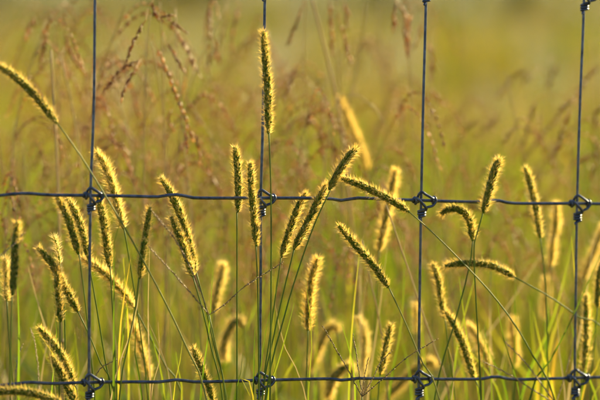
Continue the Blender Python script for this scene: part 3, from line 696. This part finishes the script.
def panicle(label, strings, stem, d, tint=.45, size=1.0, gap=2.5):
    """traced plant: strings are drooping branches in pixels (start -> end), stem top -> bottom"""
    rg = np.random.default_rng(int(abs(stem[0][0] * 7 + stem[0][1] * 3)) + 11)
    d *= .85; tint -= .12; size *= 1.12
    S = trace(stem, d); path = S + to_ground(S[-1], S[-1] - S[-2], .2)
    root = thing('panicle_plant', path[-1], label, 'panicle', GP); O = np.array(root.location)
    p = spline(path, 50); mb = MB(); tube(mb, p, np.linspace(.45, 1.2, 50) * MM, 6, .55); mb.build('stem', M['straw'], root, O)
    for st in strings:
        q = trace(st, d + rg.uniform(-.06, .06)); j = int(np.argmin(np.linalg.norm(p - q[0], axis=1)))
        mb = MB()
        if np.linalg.norm(p[j] - q[0]) > .004:
            tube(mb, spline([p[j], (p[j] + q[0]) / 2 + [0, 0, .008], q[0]], 8), .3 * MM, 4, .5, cap=False)
        drooping(mb, spline(q, 14), rg, size, tint, gap); mb.build('branch', M['panicle'], root, O)
    add_leaf(root, O, p[-14], rg, .3, .003)
panicle('reddish drooping grass with hooked sprays right of the leftmost wire near the top', [[(146, 20), (138, 33), (131, 48), (128, 58)], [(139, 60), (120, 71), (106, 90)], [(136, 68), (126, 86), (122, 97)]], [(150, 14), (146, 70), (144, 160), (142, 404)], .36, .35, .9)
panicle('grass with small separate dark sprays at the top between first two wires', [[(152, 2), (157, 17)], [(159, 18), (169, 16)], [(168, 20), (184, 30)], [(165, 42), (172, 50), (183, 70)]], [(160, 2), (162, 45), (164, 130), (166, 404)], .4, .3, .95)
panicle('long curved string of reddish beads hanging between the first two wires', [[(154, 43), (164, 62), (175, 92), (184, 114), (192, 138)], [(172, 108), (169, 119), (173, 128)], [(186, 122), (186, 138), (188, 148)], [(195, 132), (199, 150), (200, 160)]], [(151, 40), (158, 75), (166, 160), (170, 404)], .42, .7, 1.0)
panicle('blurred bead strings hanging beside the leftmost wire near the top', [[(64, 30), (70, 50), (79, 66)], [(47, 20), (45, 40), (40, 70)], [(36, 16), (30, 26), (27, 36)], [(72, 50), (84, 70), (88, 92)]], [(52, 12), (58, 60), (60, 140), (62, 404)], .62, .6)
panicle('blurred grass with pale bead discs at the top left of the centre wire', [[(213, 35), (216, 48), (219, 60)], [(240, 6), (234, 28), (231, 50)], [(228, 18), (220, 40), (207, 66)], [(216, 82), (212, 100), (213, 112)]], [(226, 0), (222, 60), (219, 150), (216, 404)], .72, .5)
panicle('reddish grass drooping close right of the tallest foxtail', [[(303, 4), (297, 22), (289, 40)], [(298, 66), (290, 82), (284, 98)], [(310, 100), (310, 112), (308, 122)], [(318, 128), (320, 140), (322, 156)]], [(306, -6), (304, 60), (308, 160), (312, 404)], .5, .4)
panicle('bead strings hanging near the top between centre and third wires', [[(329, -4), (331, 20), (332, 52)], [(340, 22), (345, 40), (349, 58)], [(345, 2), (347, 12), (347, 24)]], [(334, -12), (338, 40), (342, 140), (344, 404)], .55, .55)
panicle('reddish spray hanging near the top just left of the third wire', [[(396, 2), (394, 14), (394, 26)], [(411, 12), (408, 30), (409, 52)], [(404, 22), (405, 36), (407, 50)], [(398, 4), (404, 14), (408, 24)]], [(392, -8), (402, 4), (406, 30), (412, 140), (416, 404)], .5, .65)
panicle('small reddish spray hugging the right side of the third wire', [[(428, 38), (432, 56), (432, 76)], [(430, 88), (436, 96), (440, 102)], [(422, 24), (419, 38), (417, 44)]], [(424, 20), (428, 60), (432, 140), (436, 404)], .6, .55)
panicle('dark reddish hooked spray alone in the open upper right mesh', [[(530, 70), (516, 75), (508, 84), (501, 94)], [(534, 74), (524, 80)], [(559, 64), (552, 76), (548, 86)]], [(548, 62), (545, 110), (540, 200), (536, 404)], .85, .2, 1.1)
panicle('reddish sprays sweeping left from the fourth wire in the upper mesh', [[(566, 98), (556, 118), (540, 138), (524, 160)], [(575, 96), (562, 110)], [(537, 98), (530, 118), (523, 146)], [(572, 106), (564, 126), (556, 152)]], [(588, 78), (578, 110), (572, 190), (568, 404)], .55, .35, 1.0)
panicle('reddish sprays in the upper right corner behind the fourth wire', [[(602, 66), (590, 74), (576, 94)], [(604, 104), (596, 112), (594, 124)], [(600, 150), (590, 156), (576, 162)], [(590, 130), (596, 150), (592, 176)]], [(612, 54), (606, 110), (602, 200), (598, 404)], .55, .4)
panicle('faint drooping spray left of the plump glowing foxtail', [[(484, 120), (470, 126), (460, 140), (456, 148)], [(500, 118), (488, 126), (478, 134)], [(452, 112), (462, 118), (468, 126)]], [(496, 108), (494, 150), (490, 240), (486, 404)], .8, .3)
panicle('faint reddish spray across the right mesh beneath the upper line wire', [[(505, 226), (516, 216), (530, 214)], [(500, 232), (492, 244), (486, 258)], [(512, 224), (520, 236), (528, 250)], [(494, 214), (480, 210), (470, 204)]], [(504, 204), (506, 240), (508, 300), (510, 404)], .5, .45)

def random_panicle(seed):
    """one nodding plant at the origin, as a list of (name, builder, material)"""
    rg = np.random.default_rng(seed); h = rg.uniform(.66, .80); an = rg.uniform(0, 6.283); dv = np.array([math.cos(an), math.sin(an), 0])
    st = spline([[0, 0, -.004], dv * .01 + [0, 0, h * .5], dv * .035 + [0, 0, h * .85], dv * .09 + [0, 0, h]], 40)
    m0 = MB(); tube(m0, st, np.linspace(1.2, .4, 40) * MM, 6, .55); parts = [('stem', m0, 'straw')]
    for k in range(9):
        i = 28 + int(k * 1.3); b = st[i]; a2 = an + rg.normal(0, 1.1); e = np.array([math.cos(a2), math.sin(a2), 0]); L = rg.uniform(.035, .08)
        q = spline([b, b + e * L * .4 + [0, 0, L * .35], b + e * L * .85 + [0, 0, L * .1], b + e * L * 1.15 + [0, 0, -L * .45]], 14)
        mb = MB(); drooping(mb, q, rg, rg.uniform(.6, .85), rg.uniform(.3, .85)); parts.append(('branch', mb, 'panicle'))
    ml = MB(); p = st[12]; q = spline([p, p - dv * .05 + [0, 0, .13], p - dv * .13 + [0, 0, .16], p - dv * .2 + [0, 0, .1]], 9); blade(ml, q, leaf_w(9, .003), [-dv[1], dv[0], 0], .5); parts.append(('leaf', ml, 'leaf'))
    return parts
protos = []
for s in range(6):
    root = bpy.data.objects.new('panicle_plant', None); root.empty_display_size = .02
    ch = []
    for nm, mb, mt in random_panicle(100 + s):
        o = mb.build(nm, M[mt], root, np.zeros(3)); COL.objects.unlink(o); ch.append(o)
    protos.append((root, ch))
spots = []
rg = np.random.default_rng(5)
for q in range(78):
    xx = 430 * rg.random() ** 1.1 - 10 if q < 60 else rg.uniform(430, 610)
    d = .40 + .85 * rg.random() ** 1.2; tip = P(xx, rg.uniform(-5, 175) if xx < 430 else rg.uniform(95, 210), d)
    spots.append((tip, q % 6, xx))
for tip, k, xx in spots:
    root, ch = protos[k]; r = root.copy(); COL.objects.link(r); r.location = (tip[0], tip[1], float(gz(tip[0], tip[1])))
    hh = max(v.co.z for v in ch[0].data.vertices); s = min(max(tip[2] / hh, .6), 1.25); r.scale = (s, s, s); r.rotation_euler = (0, 0, rg.uniform(0, 6.283))
    tag(r, 'thin nodding reddish brown grass blurred into the haze of stems behind the fence', 'panicle', 'blurred reddish grasses in the meadow behind')
    ALIKE.append((r, 'blurred nodding reddish panicle', xx, 0))
    for c in ch:
        cc = c.copy(); COL.objects.link(cc); cc.parent = r
for root, ch in protos:
    for c in ch: bpy.data.objects.remove(c)
    bpy.data.objects.remove(root)
number_alikes()
